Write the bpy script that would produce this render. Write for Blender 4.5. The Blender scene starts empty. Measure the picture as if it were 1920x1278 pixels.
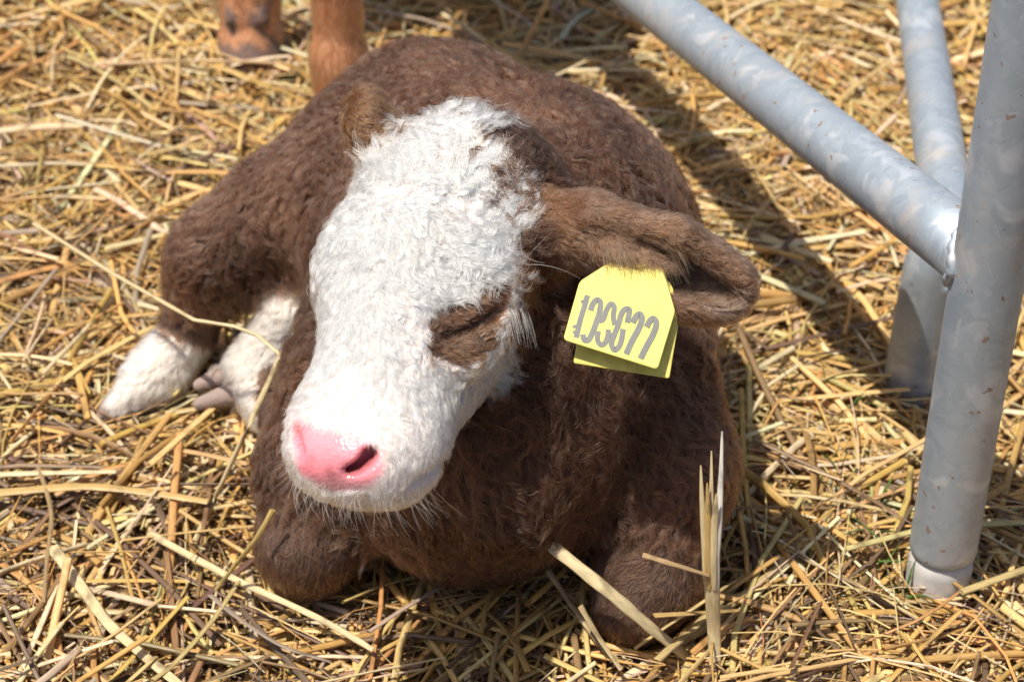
import bpy, math, random
import numpy as np
from mathutils import Vector, Matrix
from mathutils.kdtree import KDTree

FUR = 1.0      # share of the hairs that is built
STRAW = 1.0    # share of the straw that is built
SC = bpy.context.scene
COL = SC.collection
RNG = np.random.default_rng(11)

# ---------------------------------------------------------------- camera, sky, sun
PITCH = math.radians(35.0)
FPX, CX, CY = 3700.0, 960.0, 639.0
CAM_H = 1.0
cam_data = bpy.data.cameras.new("camera")
cam = bpy.data.objects.new("camera", cam_data)
COL.objects.link(cam)
cam.location = (0, 0, CAM_H)
cam.rotation_euler = (math.radians(90) - PITCH, 0, 0)
cam_data.sensor_width = 36.0
cam_data.lens = FPX / 1920.0 * 36.0
cam_data.clip_start = 0.02
cam_data.clip_end = 500.0
cam_data.dof.use_dof = True
cam_data.dof.focus_distance = 1.27
cam_data.dof.aperture_fstop = 8.5
SC.camera = cam

SUN_DIR = np.array([-0.31, -0.17, 1.0])          # towards the sun
SUN_DIR /= np.linalg.norm(SUN_DIR)
world = bpy.data.worlds.new("World")
SC.world = world
world.use_nodes = True
wn = world.node_tree.nodes
wl = world.node_tree.links
sky = wn.new("ShaderNodeTexSky")
sky.sky_type = 'NISHITA'
sky.sun_disc = False
sky.air_density = 0.75
sky.dust_density = 2.5
sky.sun_elevation = math.asin(SUN_DIR[2])
sky.sun_rotation = math.atan2(SUN_DIR[0], SUN_DIR[1])
wl.new(sky.outputs[0], wn["Background"].inputs[0])
wn["Background"].inputs[1].default_value = 0.092
sun_data = bpy.data.lights.new("sun", 'SUN')
sun_data.energy = 4.8
sun_data.angle = math.radians(0.5)
sun_data.color = (1.0, 0.94, 0.84)
sun = bpy.data.objects.new("sun", sun_data)
COL.objects.link(sun)
sun.rotation_euler = Vector(SUN_DIR).to_track_quat('Z', 'Y').to_euler()
SC.view_settings.view_transform = 'Standard'
SC.view_settings.look = 'None'
SC.view_settings.gamma = 1.0
SC.view_settings.exposure = 0.34
SC.cycles.use_denoising = True
SC.cycles.max_bounces = 8

# ---------------------------------------------------------------- helpers
SP, CP = math.sin(PITCH), math.cos(PITCH)
RIGHT = np.array([1.0, 0, 0])
UP = np.array([0, SP, CP])
FWD = np.array([0, CP, -SP])
EYE = np.array([0, 0, CAM_H])


def W(px, py, d):
    """World point at depth d (metres along the view axis) on the sight line of a photo point."""
    return EYE + d * (FWD + (px - CX) / FPX * RIGHT + (CY - py) / FPX * UP)


def on_ground(px, py, z=0.0):
    k = SP - (CY - py) / FPX * CP
    return W(px, py, (CAM_H - z) / k)


def project(p):
    q = p - EYE
    d = q @ FWD
    return np.stack([CX + FPX * (q @ RIGHT) / d, CY - FPX * (q @ UP) / d, d], -1)


def unit(v):
    return v / np.maximum(np.linalg.norm(v, axis=-1, keepdims=True), 1e-9)


def tag(o, label=None, cat=None, group=None, kind=None):
    if label: o["label"] = label
    if cat: o["category"] = cat
    if group: o["group"] = group
    if kind: o["kind"] = kind
    return o


def mesh_object(name, verts, faces, mat=None, parent=None, smooth=True):
    """faces: (n,3) or (n,4) array, or a list of lists."""
    me = bpy.data.meshes.new(name)
    verts = np.asarray(verts, dtype=np.float32)
    if isinstance(faces, np.ndarray):
        n, k = faces.shape
        me.vertices.add(len(verts))
        me.vertices.foreach_set("co", verts.ravel())
        me.loops.add(n * k)
        me.loops.foreach_set("vertex_index", faces.astype(np.int32).ravel())
        me.polygons.add(n)
        me.polygons.foreach_set("loop_start", np.arange(0, n * k, k, dtype=np.int32))
        me.update(calc_edges=True)
        me.validate()
    else:
        me.from_pydata([tuple(map(float, v)) for v in verts], [], [list(map(int, f)) for f in faces])
    if smooth:
        me.polygons.foreach_set("use_smooth", np.ones(len(me.polygons), dtype=bool))
    o = bpy.data.objects.new(name, me)
    COL.objects.link(o)
    if mat: me.materials.append(mat)
    if parent: o.parent = parent
    return o


def color_attr(me, name, cols):
    a = me.attributes.new(name, 'FLOAT_COLOR', 'POINT')
    c = np.ones((len(cols), 4), dtype=np.float32)
    c[:, :3] = cols
    a.data.foreach_set("color", c.ravel())


class Waves:
    """Smooth random field: a sum of plane waves."""
    def __init__(self, seed, wavelength, n=14, dim=1):
        r = np.random.default_rng(seed)
        v = r.normal(size=(n, 3))
        v /= np.linalg.norm(v, axis=1, keepdims=True)
        self.k = v * (2 * np.pi / wavelength) * r.uniform(0.6, 1.6, (n, 1))
        self.ph = r.uniform(0, 2 * np.pi, n)
        self.w = r.normal(size=(n, dim)) / math.sqrt(n / 2)

    def __call__(self, p):
        out = np.sin(p @ self.k.T + self.ph) @ self.w
        return out[..., 0] if out.shape[-1] == 1 else out


def inside_poly(x, y, poly):
    poly = np.asarray(poly, float)
    res = np.zeros(len(x), bool)
    j = len(poly) - 1
    for i in range(len(poly)):
        xi, yi = poly[i]
        xj, yj = poly[j]
        c = ((yi > y) != (yj > y)) & (x < (xj - xi) * (y - yi) / (yj - yi + 1e-12) + xi)
        res ^= c
        j = i
    return res


# ---------------------------------------------------------------- materials
def new_mat(name):
    m = bpy.data.materials.new(name)
    m.use_nodes = True
    nt = m.node_tree
    return m, nt, nt.nodes["Principled BSDF"], nt.nodes["Material Output"]


def node(nt, kind, **kw):
    n = nt.nodes.new(kind)
    for k, v in kw.items():
        setattr(n, k, v)
    return n


def mat_hair(name, rough=0.35, radial=0.5, ior=1.55):
    m, nt, bsdf, out = new_mat(name)
    nt.nodes.remove(bsdf)
    a = node(nt, "ShaderNodeAttribute", attribute_name="tint")
    h = node(nt, "ShaderNodeBsdfHairPrincipled")
    h.parametrization = 'COLOR'
    h.inputs["Roughness"].default_value = rough
    h.inputs["Radial Roughness"].default_value = radial
    h.inputs["Coat"].default_value = 0.0
    h.inputs["IOR"].default_value = ior
    nt.links.new(a.outputs["Color"], h.inputs["Color"])
    nt.links.new(h.outputs[0], out.inputs[0])
    return m


def mat_skin():
    m, nt, bsdf, out = new_mat("hide")
    a = node(nt, "ShaderNodeAttribute", attribute_name="tint")
    nt.links.new(a.outputs["Color"], bsdf.inputs["Base Color"])
    w = node(nt, "ShaderNodeAttribute", attribute_name="wet")
    r = node(nt, "ShaderNodeMapRange")
    r.inputs["To Min"].default_value = 0.8
    r.inputs["To Max"].default_value = 0.26
    nt.links.new(w.outputs["Fac"], r.inputs["Value"])
    nt.links.new(r.outputs[0], bsdf.inputs["Roughness"])
    s = node(nt, "ShaderNodeMath", operation='MULTIPLY')
    s.inputs[1].default_value = 0.35
    nt.links.new(w.outputs["Fac"], s.inputs[0])
    nt.links.new(s.outputs[0], bsdf.inputs["Subsurface Weight"])
    bsdf.inputs["Subsurface Radius"].default_value = (1.0, 0.35, 0.25)
    bsdf.inputs["Subsurface Scale"].default_value = 0.004
    v = node(nt, "ShaderNodeTexVoronoi")
    v.inputs["Scale"].default_value = 420.0
    tc = node(nt, "ShaderNodeTexCoord")
    nt.links.new(tc.outputs["Object"], v.inputs["Vector"])
    n2 = node(nt, "ShaderNodeTexNoise")
    n2.inputs["Scale"].default_value = 160.0
    nt.links.new(tc.outputs["Object"], n2.inputs["Vector"])
    mx = node(nt, "ShaderNodeMath", operation='ADD')
    nt.links.new(v.outputs["Distance"], mx.inputs[0])
    nt.links.new(n2.outputs["Fac"], mx.inputs[1])
    b = node(nt, "ShaderNodeBump")
    b.inputs["Strength"].default_value = 0.3
    b.inputs["Distance"].default_value = 0.001
    nt.links.new(mx.outputs[0], b.inputs["Height"])
    nt.links.new(b.outputs[0], bsdf.inputs["Normal"])
    return m


def mat_straw(name, trans=0.25):
    m, nt, bsdf, out = new_mat(name)
    a = node(nt, "ShaderNodeAttribute", attribute_name="tint")
    u = node(nt, "ShaderNodeAttribute", attribute_name="run")      # x: around the stalk, y: along it
    mp = node(nt, "ShaderNodeMapping")
    mp.inputs["Scale"].default_value = (9.0, 14.0, 9.0)
    nt.links.new(u.outputs["Vector"], mp.inputs["Vector"])
    n1 = node(nt, "ShaderNodeTexNoise")
    n1.inputs["Scale"].default_value = 1.0
    n1.inputs["Detail"].default_value = 4.0
    nt.links.new(mp.outputs[0], n1.inputs["Vector"])
    tc = node(nt, "ShaderNodeTexCoord")
    n2 = node(nt, "ShaderNodeTexNoise")
    n2.inputs["Scale"].default_value = 55.0
    n2.inputs["Detail"].default_value = 3.0
    nt.links.new(tc.outputs["Object"], n2.inputs["Vector"])
    r1 = node(nt, "ShaderNodeMapRange")
    r1.inputs["From Min"].default_value = 0.3
    r1.inputs["From Max"].default_value = 0.7
    r1.inputs["To Min"].default_value = 0.72
    r1.inputs["To Max"].default_value = 1.15
    nt.links.new(n1.outputs["Fac"], r1.inputs["Value"])
    mul = node(nt, "ShaderNodeVectorMath", operation='SCALE')
    nt.links.new(a.outputs["Color"], mul.inputs[0])
    nt.links.new(r1.outputs[0], mul.inputs["Scale"])
    r2 = node(nt, "ShaderNodeMapRange")
    r2.inputs["From Min"].default_value = 0.56
    r2.inputs["From Max"].default_value = 0.72
    r2.inputs["To Max"].default_value = 0.6
    nt.links.new(n2.outputs["Fac"], r2.inputs["Value"])
    mixc = node(nt, "ShaderNodeMix", data_type='RGBA')
    mixc.inputs["B"].default_value = (0.11, 0.065, 0.03, 1)
    nt.links.new(r2.outputs[0], mixc.inputs["Factor"])
    nt.links.new(mul.outputs[0], mixc.inputs["A"])
    nt.links.new(mixc.outputs["Result"], bsdf.inputs["Base Color"])
    bsdf.inputs["Roughness"].default_value = 0.38
    bsdf.inputs["Specular IOR Level"].default_value = 0.55
    b = node(nt, "ShaderNodeBump")
    b.inputs["Strength"].default_value = 0.5
    b.inputs["Distance"].default_value = 0.0006
    nt.links.new(n1.outputs["Fac"], b.inputs["Height"])
    nt.links.new(b.outputs[0], bsdf.inputs["Normal"])
    tr = node(nt, "ShaderNodeBsdfTranslucent")
    nt.links.new(mixc.outputs["Result"], tr.inputs["Color"])
    mx = node(nt, "ShaderNodeMixShader")
    mx.inputs[0].default_value = trans
    nt.links.new(bsdf.outputs[0], mx.inputs[1])
    nt.links.new(tr.outputs[0], mx.inputs[2])
    nt.links.new(mx.outputs[0], out.inputs[0])
    return m


def mat_soil():
    m, nt, bsdf, out = new_mat("trodden_soil")
    tc = node(nt, "ShaderNodeTexCoord")
    n1 = node(nt, "ShaderNodeTexNoise")
    n1.inputs["Scale"].default_value = 14.0
    n1.inputs["Detail"].default_value = 8.0
    nt.links.new(tc.outputs["Object"], n1.inputs["Vector"])
    cr = node(nt, "ShaderNodeValToRGB")
    cr.color_ramp.elements[0].position = 0.3
    cr.color_ramp.elements[0].color = (0.03, 0.02, 0.012, 1)
    cr.color_ramp.elements[1].position = 0.75
    cr.color_ramp.elements[1].color = (0.12, 0.075, 0.035, 1)
    nt.links.new(n1.outputs["Fac"], cr.inputs[0])
    nt.links.new(cr.outputs[0], bsdf.inputs["Base Color"])
    bsdf.inputs["Roughness"].default_value = 0.95
    return m


def mat_galvanised():
    m, nt, bsdf, out = new_mat("galvanised_steel")
    tc = node(nt, "ShaderNodeTexCoord")
    v = node(nt, "ShaderNodeTexVoronoi")
    v.inputs["Scale"].default_value = 110.0
    v.inputs["Randomness"].default_value = 1.0
    n0 = node(nt, "ShaderNodeTexNoise")
    n0.inputs["Scale"].default_value = 30.0
    n0.inputs["Detail"].default_value = 5.0
    nt.links.new(tc.outputs["Object"], n0.inputs["Vector"])
    ad = node(nt, "ShaderNodeMix", data_type='RGBA')
    ad.inputs["Factor"].default_value = 0.06
    nt.links.new(tc.outputs["Object"], ad.inputs["A"])
    nt.links.new(n0.outputs["Color"], ad.inputs["B"])
    nt.links.new(ad.outputs["Result"], v.inputs["Vector"])
    cr = node(nt, "ShaderNodeValToRGB")
    cr.color_ramp.elements[0].color = (0.34, 0.40, 0.46, 1)
    cr.color_ramp.elements[1].color = (0.44, 0.50, 0.56, 1)
    nt.links.new(v.outputs["Color"], cr.inputs[0])
    # pale worn patches
    n1 = node(nt, "ShaderNodeTexNoise")
    n1.inputs["Scale"].default_value = 22.0
    n1.inputs["Detail"].default_value = 3.0
    n1.inputs["Distortion"].default_value = 1.2
    nt.links.new(tc.outputs["Object"], n1.inputs["Vector"])
    r1 = node(nt, "ShaderNodeMapRange")
    r1.inputs["From Min"].default_value = 0.56
    r1.inputs["From Max"].default_value = 0.64
    r1.inputs["To Max"].default_value = 0.8
    nt.links.new(n1.outputs["Fac"], r1.inputs["Value"])
    m1 = node(nt, "ShaderNodeMix", data_type='RGBA')
    m1.inputs["B"].default_value = (0.57, 0.61, 0.65, 1)
    nt.links.new(r1.outputs[0], m1.inputs["Factor"])
    nt.links.new(cr.outputs[0], m1.inputs["A"])
    # rust and dirt specks
    n2 = node(nt, "ShaderNodeTexNoise")
    n2.inputs["Scale"].default_value = 120.0
    n2.inputs["Detail"].default_value = 2.0
    mp = node(nt, "ShaderNodeMapping")
    mp.inputs["Location"].default_value = (3.1, 0.7, 1.9)
    nt.links.new(tc.outputs["Object"], mp.inputs["Vector"])
    nt.links.new(mp.outputs[0], n2.inputs["Vector"])
    r2 = node(nt, "ShaderNodeMapRange")
    r2.inputs["From Min"].default_value = 0.69
    r2.inputs["From Max"].default_value = 0.715
    r2.inputs["To Max"].default_value = 0.9
    nt.links.new(n2.outputs["Fac"], r2.inputs["Value"])
    m2 = node(nt, "ShaderNodeMix", data_type='RGBA')
    m2.inputs["B"].default_value = (0.22, 0.14, 0.10, 1)
    nt.links.new(r2.outputs[0], m2.inputs["Factor"])
    nt.links.new(m1.outputs["Result"], m2.inputs["A"])
    # dried mud wash
    n3 = node(nt, "ShaderNodeTexNoise")
    n3.inputs["Scale"].default_value = 16.0
    n3.inputs["Detail"].default_value = 6.0
    n3.inputs["Roughness"].default_value = 0.7
    mp3 = node(nt, "ShaderNodeMapping")
    mp3.inputs["Location"].default_value = (7.4, 2.2, 0.3)
    nt.links.new(tc.outputs["Object"], mp3.inputs["Vector"])
    nt.links.new(mp3.outputs[0], n3.inputs["Vector"])
    r3 = node(nt, "ShaderNodeMapRange")
    r3.inputs["From Min"].default_value = 0.53
    r3.inputs["From Max"].default_value = 0.70
    r3.inputs["To Max"].default_value = 0.7
    nt.links.new(n3.outputs["Fac"], r3.inputs["Value"])
    m3 = node(nt, "ShaderNodeMix", data_type='RGBA')
    m3.inputs["B"].default_value = (0.40, 0.34, 0.29, 1)
    nt.links.new(r3.outputs[0], m3.inputs["Factor"])
    nt.links.new(m2.outputs["Result"], m3.inputs["A"])
    nt.links.new(m3.outputs["Result"], bsdf.inputs["Base Color"])
    inv = node(nt, "ShaderNodeMath", operation='MAXIMUM')
    nt.links.new(r2.outputs[0], inv.inputs[0])
    nt.links.new(r3.outputs[0], inv.inputs[1])
    rm = node(nt, "ShaderNodeMapRange")
    rm.inputs["To Min"].default_value = 0.5
    rm.inputs["To Max"].default_value = 0.0
    nt.links.new(inv.outputs[0], rm.inputs["Value"])
    nt.links.new(rm.outputs[0], bsdf.inputs["Metallic"])
    rr = node(nt, "ShaderNodeMapRange")
    rr.inputs["To Min"].default_value = 0.46
    rr.inputs["To Max"].default_value = 0.6
    nt.links.new(n0.outputs["Fac"], rr.inputs["Value"])
    nt.links.new(rr.outputs[0], bsdf.inputs["Roughness"])
    b = node(nt, "ShaderNodeBump")
    b.inputs["Strength"].default_value = 0.25
    b.inputs["Distance"].default_value = 0.001
    nt.links.new(n1.outputs["Fac"], b.inputs["Height"])
    nt.links.new(b.outputs[0], bsdf.inputs["Normal"])
    return m


def mat_plain(name, color, rough=0.6, noise=0.15, scale=40.0, trans=0.0):
    m, nt, bsdf, out = new_mat(name)
    tc = node(nt, "ShaderNodeTexCoord")
    n1 = node(nt, "ShaderNodeTexNoise")
    n1.inputs["Scale"].default_value = scale
    n1.inputs["Detail"].default_value = 5.0
    nt.links.new(tc.outputs["Object"], n1.inputs["Vector"])
    cr = node(nt, "ShaderNodeValToRGB")
    cr.color_ramp.elements[0].position = 0.3
    cr.color_ramp.elements[0].color = tuple(c * (1 - noise) for c in color) + (1,)
    cr.color_ramp.elements[1].position = 0.7
    cr.color_ramp.elements[1].color = tuple(min(1, c * (1 + noise)) for c in color) + (1,)
    nt.links.new(n1.outputs["Fac"], cr.inputs[0])
    nt.links.new(cr.outputs[0], bsdf.inputs["Base Color"])
    bsdf.inputs["Roughness"].default_value = rough
    if trans:
        tr = node(nt, "ShaderNodeBsdfTranslucent")
        nt.links.new(cr.outputs[0], tr.inputs["Color"])
        mx = node(nt, "ShaderNodeMixShader")
        mx.inputs[0].default_value = trans
        nt.links.new(bsdf.outputs[0], mx.inputs[1])
        nt.links.new(tr.outputs[0], mx.inputs[2])
        nt.links.new(mx.outputs[0], out.inputs[0])
    return m


# ---------------------------------------------------------------- sculpting in a distance field
class Field:
    def __init__(self, lo, hi, h):
        self.lo = np.asarray(lo, float)
        self.h = h
        self.n = np.ceil((np.asarray(hi, float) - self.lo) / h).astype(int) + 1
        self.v = np.full(self.n, 0.2, dtype=np.float32)
        self.r = np.full(self.n, 9.0, dtype=np.float32)
        self.id = np.zeros(self.n, dtype=np.int8)

    def box(self, lo, hi):
        a = np.clip(np.floor((lo - self.lo) / self.h).astype(int), 0, self.n - 1)
        b = np.clip(np.ceil((hi - self.lo) / self.h).astype(int) + 1, 1, self.n)
        g = [self.lo[i] + self.h * np.arange(a[i], b[i]) for i in range(3)]
        sl = tuple(slice(a[i], b[i]) for i in range(3))
        P = np.stack(np.meshgrid(*g, indexing='ij'), -1).astype(np.float32)
        return sl, P

    def put(self, sl, d, k, ident):
        v = self.v[sl]
        h = np.maximum(k - np.abs(v - d), 0) / k
        self.v[sl] = np.minimum(v, d) - h * h * k * 0.25
        m = d < self.r[sl]
        self.r[sl][m] = d[m]
        self.id[sl][m] = ident

    def cut(self, sl, d, k):
        v = self.v[sl]
        d = -d
        h = np.maximum(k - np.abs(v - d), 0) / k
        self.v[sl] = np.maximum(v, d) + h * h * k * 0.25

    def cone(self, a, ra, b, rb, k=0.02, ident=0, carve=False):
        a = np.asarray(a, float); b = np.asarray(b, float)
        m = max(ra, rb) + k + 3 * self.h
        sl, P = self.box(np.minimum(a, b) - m, np.maximum(a, b) + m)
        ab = b - a
        t = np.clip(((P - a) @ ab) / max(ab @ ab, 1e-12), 0, 1)
        d = np.linalg.norm(P - (a + t[..., None] * ab), axis=-1) - (ra + (rb - ra) * t)
        (self.cut(sl, d, k) if carve else self.put(sl, d, k, ident))

    def ell(self, c, rad, axes=None, k=0.02, ident=0, carve=False):
        c = np.asarray(c, float); rad = np.asarray(rad, float)
        A = np.eye(3) if axes is None else np.asarray(axes, float)
        m = rad.max() + k + 3 * self.h
        sl, P = self.box(c - m, c + m)
        q = (P - c) @ A.T
        k0 = np.linalg.norm(q / rad, axis=-1)
        k1 = np.linalg.norm(q / rad ** 2, axis=-1)
        d = np.where(k0 < 1e-4, -rad.min(), k0 * (k0 - 1.0) / np.maximum(k1, 1e-6))
        (self.cut(sl, d, k) if carve else self.put(sl, d, k, ident))

    def sample(self, p):
        q = (np.asarray(p) - self.lo) / self.h
        ok = np.all((q >= 0) & (q < self.n - 1), axis=-1)
        i = np.clip(np.floor(q).astype(int), 0, self.n - 2)
        f = np.clip(q - i, 0, 1)
        out = 0
        for dx in (0, 1):
            for dy in (0, 1):
                for dz in (0, 1):
                    w = (f[..., 0] if dx else 1 - f[..., 0]) * (f[..., 1] if dy else 1 - f[..., 1]) * (f[..., 2] if dz else 1 - f[..., 2])
                    out = out + w * self.v[i[..., 0] + dx, i[..., 1] + dy, i[..., 2] + dz]
        return np.where(ok, out, 0.2)

    def ident_at(self, p):
        q = np.clip(np.round((p - self.lo) / self.h).astype(int), 0, self.n - 1)
        return self.id[q[:, 0], q[:, 1], q[:, 2]]

    def hit(self, px, py, d0=1.0):
        """Surface point on the sight line of a photo point."""
        dd = np.arange(d0, 2.4, self.h * 0.4)
        pts = np.array([W(px, py, d) for d in dd])
        s = self.sample(pts)
        j = np.argmax(s < 0)
        if s[j] >= 0: return None
        return pts[j]

    def mesh(self):
        v = self.v
        ins = v < 0
        nx, ny, nz = self.n
        c = np.zeros((nx - 1, ny - 1, nz - 1), np.int8)
        for dx in (0, 1):
            for dy in (0, 1):
                for dz in (0, 1):
                    c += ins[dx:nx - 1 + dx, dy:ny - 1 + dy, dz:nz - 1 + dz]
        ii = np.argwhere((c > 0) & (c < 8))
        idx = np.full((nx - 1, ny - 1, nz - 1), -1, np.int32)
        idx[ii[:, 0], ii[:, 1], ii[:, 2]] = np.arange(len(ii))
        corners = [(x, y, z) for x in (0, 1) for y in (0, 1) for z in (0, 1)]
        val = [v[ii[:, 0] + x, ii[:, 1] + y, ii[:, 2] + z] for x, y, z in corners]
        acc = np.zeros((len(ii), 3)); cnt = np.zeros(len(ii))
        for a in range(8):
            for b in range(a + 1, 8):
                ca, cb = np.array(corners[a]), np.array(corners[b])
                if np.abs(ca - cb).sum() != 1: continue
                cr = (val[a] < 0) != (val[b] < 0)
                t = val[a] / (val[a] - val[b] + 1e-20)
                acc[cr] += (ca + t[:, None] * (cb - ca))[cr]
                cnt[cr] += 1
        verts = self.lo + (ii + acc / cnt[:, None]) * self.h
        quads = []
        for ax in range(3):
            s0 = [slice(None)] * 3; s1 = [slice(None)] * 3
            s0[ax] = slice(0, -1); s1[ax] = slice(1, None)
            a, b = ins[tuple(s0)], ins[tuple(s1)]
            e = np.argwhere(a != b)
            o1, o2 = (ax + 1) % 3, (ax + 2) % 3
            e = e[(e[:, o1] > 0) & (e[:, o2] > 0) & (e[:, o1] < self.n[o1] - 1) & (e[:, o2] < self.n[o2] - 1)]
            flip = a[e[:, 0], e[:, 1], e[:, 2]]
            q = []
            for d1, d2 in ((1, 1), (0, 1), (0, 0), (1, 0)):
                f = e.copy(); f[:, o1] -= d1; f[:, o2] -= d2
                q.append(idx[f[:, 0], f[:, 1], f[:, 2]])
            q = np.stack(q, -1)
            q[~flip] = q[~flip][:, ::-1]
            quads.append(q)
        return verts, np.concatenate(quads)


# ---------------------------------------------------------------- calf
TORSO, HEAD, EAR, LEG, FOOT, HOOF, INNER = 1, 2, 3, 4, 5, 6, 7
F = Field((-0.34, 0.86, -0.03), (0.27, 1.74, 0.43), 0.0025)


def px_r(n, d):
    return n * d / FPX


def pcone(p, rp, q, rq, k=0.02, ident=TORSO, carve=False):
    F.cone(W(*p), px_r(rp, p[2]), W(*q), px_r(rq, q[2]), k, ident, carve)


# trunk: brisket, ribs, loin, rump, lying with its long axis away from the viewer
F.cone((-0.012, 1.16, 0.155), 0.122, (-0.005, 1.29, 0.158), 0.140, 0.05, TORSO)
F.cone((-0.005, 1.29, 0.158), 0.140, (-0.062, 1.45, 0.145), 0.118, 0.05, TORSO)
F.ell((-0.075, 1.40, 0.222), (0.050, 0.085, 0.050), None, 0.04, TORSO)              # hips
F.ell((0.045, 1.22, 0.215), (0.060, 0.09, 0.085), None, 0.05, TORSO)               # withers
F.ell((-0.03, 1.13, 0.105), (0.080, 0.080, 0.080), None, 0.05, TORSO)              # brisket
pcone((1010, 640, 1.345), 80, (985, 960, 1.36), 62, 0.03, TORSO)                   # dewlap
pcone((1215, 540, 1.43), 95, (1240, 760, 1.415), 80, 0.03, TORSO)                 # point of the shoulder
pcone((930, 135, 1.47), 16, (840, 215, 1.44), 20, 0.05, 0, True)                   # hollow of the loin
# thigh and hind leg stretched out to the side
pcone((660, 335, 1.60), 128, (515, 410, 1.61), 92, 0.05, LEG)
pcone((515, 410, 1.61), 92, (412, 490, 1.615), 74, 0.03, LEG)
pcone((410, 485, 1.615), 76, (352, 620, 1.65), 46, 0.03, LEG)
pcone((345, 640, 1.65), 46, (295, 705, 1.645), 52, 0.02, FOOT)
pcone((295, 705, 1.645), 52, (218, 764, 1.622), 24, 0.02, FOOT)
pcone((212, 768, 1.62), 18, (186, 779, 1.615), 10, 0.006, HOOF)
# fore legs: forearm down to the knee, cannon folded back underneath
pcone((640, 720, 1.44), 100, (590, 880, 1.45), 86, 0.05, LEG)
pcone((590, 880, 1.45), 86, (578, 1015, 1.44), 92, 0.03, LEG)
pcone((578, 1030, 1.445), 84, (560, 860, 1.56), 60, 0.02, LEG)
pcone((560, 860, 1.56), 60, (530, 680, 1.62), 42, 0.02, LEG)
pcone((540, 590, 1.60), 46, (475, 690, 1.62), 46, 0.02, FOOT)
pcone((475, 690, 1.62), 42, (490, 770, 1.60), 34, 0.02, FOOT)
pcone((428, 700, 1.63), 24, (374, 722, 1.63), 13, 0.003, HOOF)
pcone((440, 737, 1.615), 24, (374, 757, 1.61), 13, 0.003, HOOF)
pcone((1225, 700, 1.415), 88, (1268, 880, 1.41), 82, 0.03, LEG)
pcone((1278, 880, 1.41), 88, (1218, 1075, 1.415), 90, 0.03, LEG)
pcone((1218, 1085, 1.42), 90, (1180, 1150, 1.405), 60, 0.03, LEG)
pcone((1218, 1085, 1.42), 80, (1280, 940, 1.56), 60, 0.02, LEG)
pcone((1165, 560, 1.335), 26, (1130, 800, 1.31), 30, 0.03, 0, True)                # fold between neck and shoulder
pcone((1130, 800, 1.31), 30, (1100, 1000, 1.34), 40, 0.03, 0, True)
pcone((1100, 1000, 1.34), 40, (1075, 1120, 1.38), 44, 0.02, 0, True)
pcone((1075, 700, 1.27), 16, (1050, 980, 1.29), 18, 0.03, 0, True)
pcone((900, 760, 1.30), 18, (905, 1020, 1.30), 22, 0.03, 0, True)
pcone((705, 900, 1.36), 26, (720, 1080, 1.37), 34, 0.03, 0, True)                  # gap beside the right knee

# head frame: origin at the poll, s along the face to the nose, a towards the calf's left, n out of the face
H0 = W(858, 218, 1.325)
HN = W(618, 868, 1.175)
hs = unit(HN - H0)
HL = float(np.linalg.norm(HN - H0))
hn = unit(np.array([0, 0, 1.0]) - hs * hs[2])
ha = np.cross(hn, hs)
ROLL = math.radians(4.0)
ha, hn = ha * math.cos(ROLL) + hn * math.sin(ROLL), hn * math.cos(ROLL) - ha * math.sin(ROLL)
HA = np.stack([ha, hs, hn])


def H(a, s, n):
    return H0 + a * ha + s * hs + n * hn


def to_head(p):
    return (p - H0) @ HA.T


# neck
F.cone(H(0.012, 0.05, -0.10), 0.050, (0.02, 1.20, 0.16), 0.095, 0.03, TORSO)
F.cone(H(0.012, 0.03, -0.07), 0.046, (0.035, 1.24, 0.22), 0.075, 0.03, TORSO)
# skull
F.ell(H(0, 0.066, -0.052), (0.069, 0.082, 0.052), HA, 0.02, HEAD)
F.ell(H(0.004, 0.018, -0.040), (0.056, 0.036, 0.036), HA, 0.03, HEAD)
for sgn in (-1, 1):
    F.ell(H(0.046 * sgn if sgn > 0 else -0.042, 0.108, -0.034), (0.025, 0.032, 0.022), HA, 0.016, HEAD)
    F.cone(H(0.034 * sgn, 0.085, -0.090), 0.032, H(0.019 * sgn, 0.195, -0.064), 0.018, 0.02, HEAD)
    F.ell(H(0.027 * sgn if sgn < 0 else 0.023, 0.238, -0.049), (0.024 if sgn < 0 else 0.021, 0.029, 0.025), HA, 0.010, HEAD)
F.cone(H(-0.002, 0.10, -0.050), 0.056, H(-0.003, 0.205, -0.043), 0.042, 0.03, HEAD)
F.ell(H(0, 0.234, -0.042), (0.044, 0.040, 0.034), HA, 0.02, HEAD)
F.ell(H(0, 0.258, -0.038), (0.034, 0.020, 0.026), HA, 0.012, HEAD)
F.cone(H(-0.006, 0.236, -0.067), 0.015, H(-0.002, 0.13, -0.088), 0.026, 0.02, HEAD)

# left ear: a folded leaf hanging out to the side, open towards the viewer; right ear behind the poll
ed = 1.285
e1 = unit(W(1425, 556, ed - 0.005) - W(1070, 405, ed + 0.01))
e3 = unit(-FWD + 0.15 * UP)
e3 = unit(e3 - e1 * (e3 @ e1))
e2 = np.cross(e3, e1)
EA = np.stack([e1, e2, e3])
EC = W(1262, 495, ed)
F.cone(H(0.050, 0.050, -0.060), 0.030, W(1105, 432, ed + 0.014), px_r(62, ed), 0.02, EAR)
F.cone(W(1105, 432, ed + 0.014), px_r(62, ed), W(1190, 466, ed + 0.008), px_r(60, ed), 0.02, EAR)
F.ell(EC - 0.003 * e2, (px_r(166, ed), px_r(92, ed), 0.015), EA, 0.010, EAR)
F.ell(EC + 0.006 * e1 - 0.001 * e2 + 0.013 * e3, (px_r(134, ed), px_r(56, ed), 0.022), EA, 0.005, INNER, True)
F.cone(W(1120, 398, ed - 0.010), px_r(28, ed), W(1275, 440, ed - 0.015), px_r(25, ed), 0.010, EAR)
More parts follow.
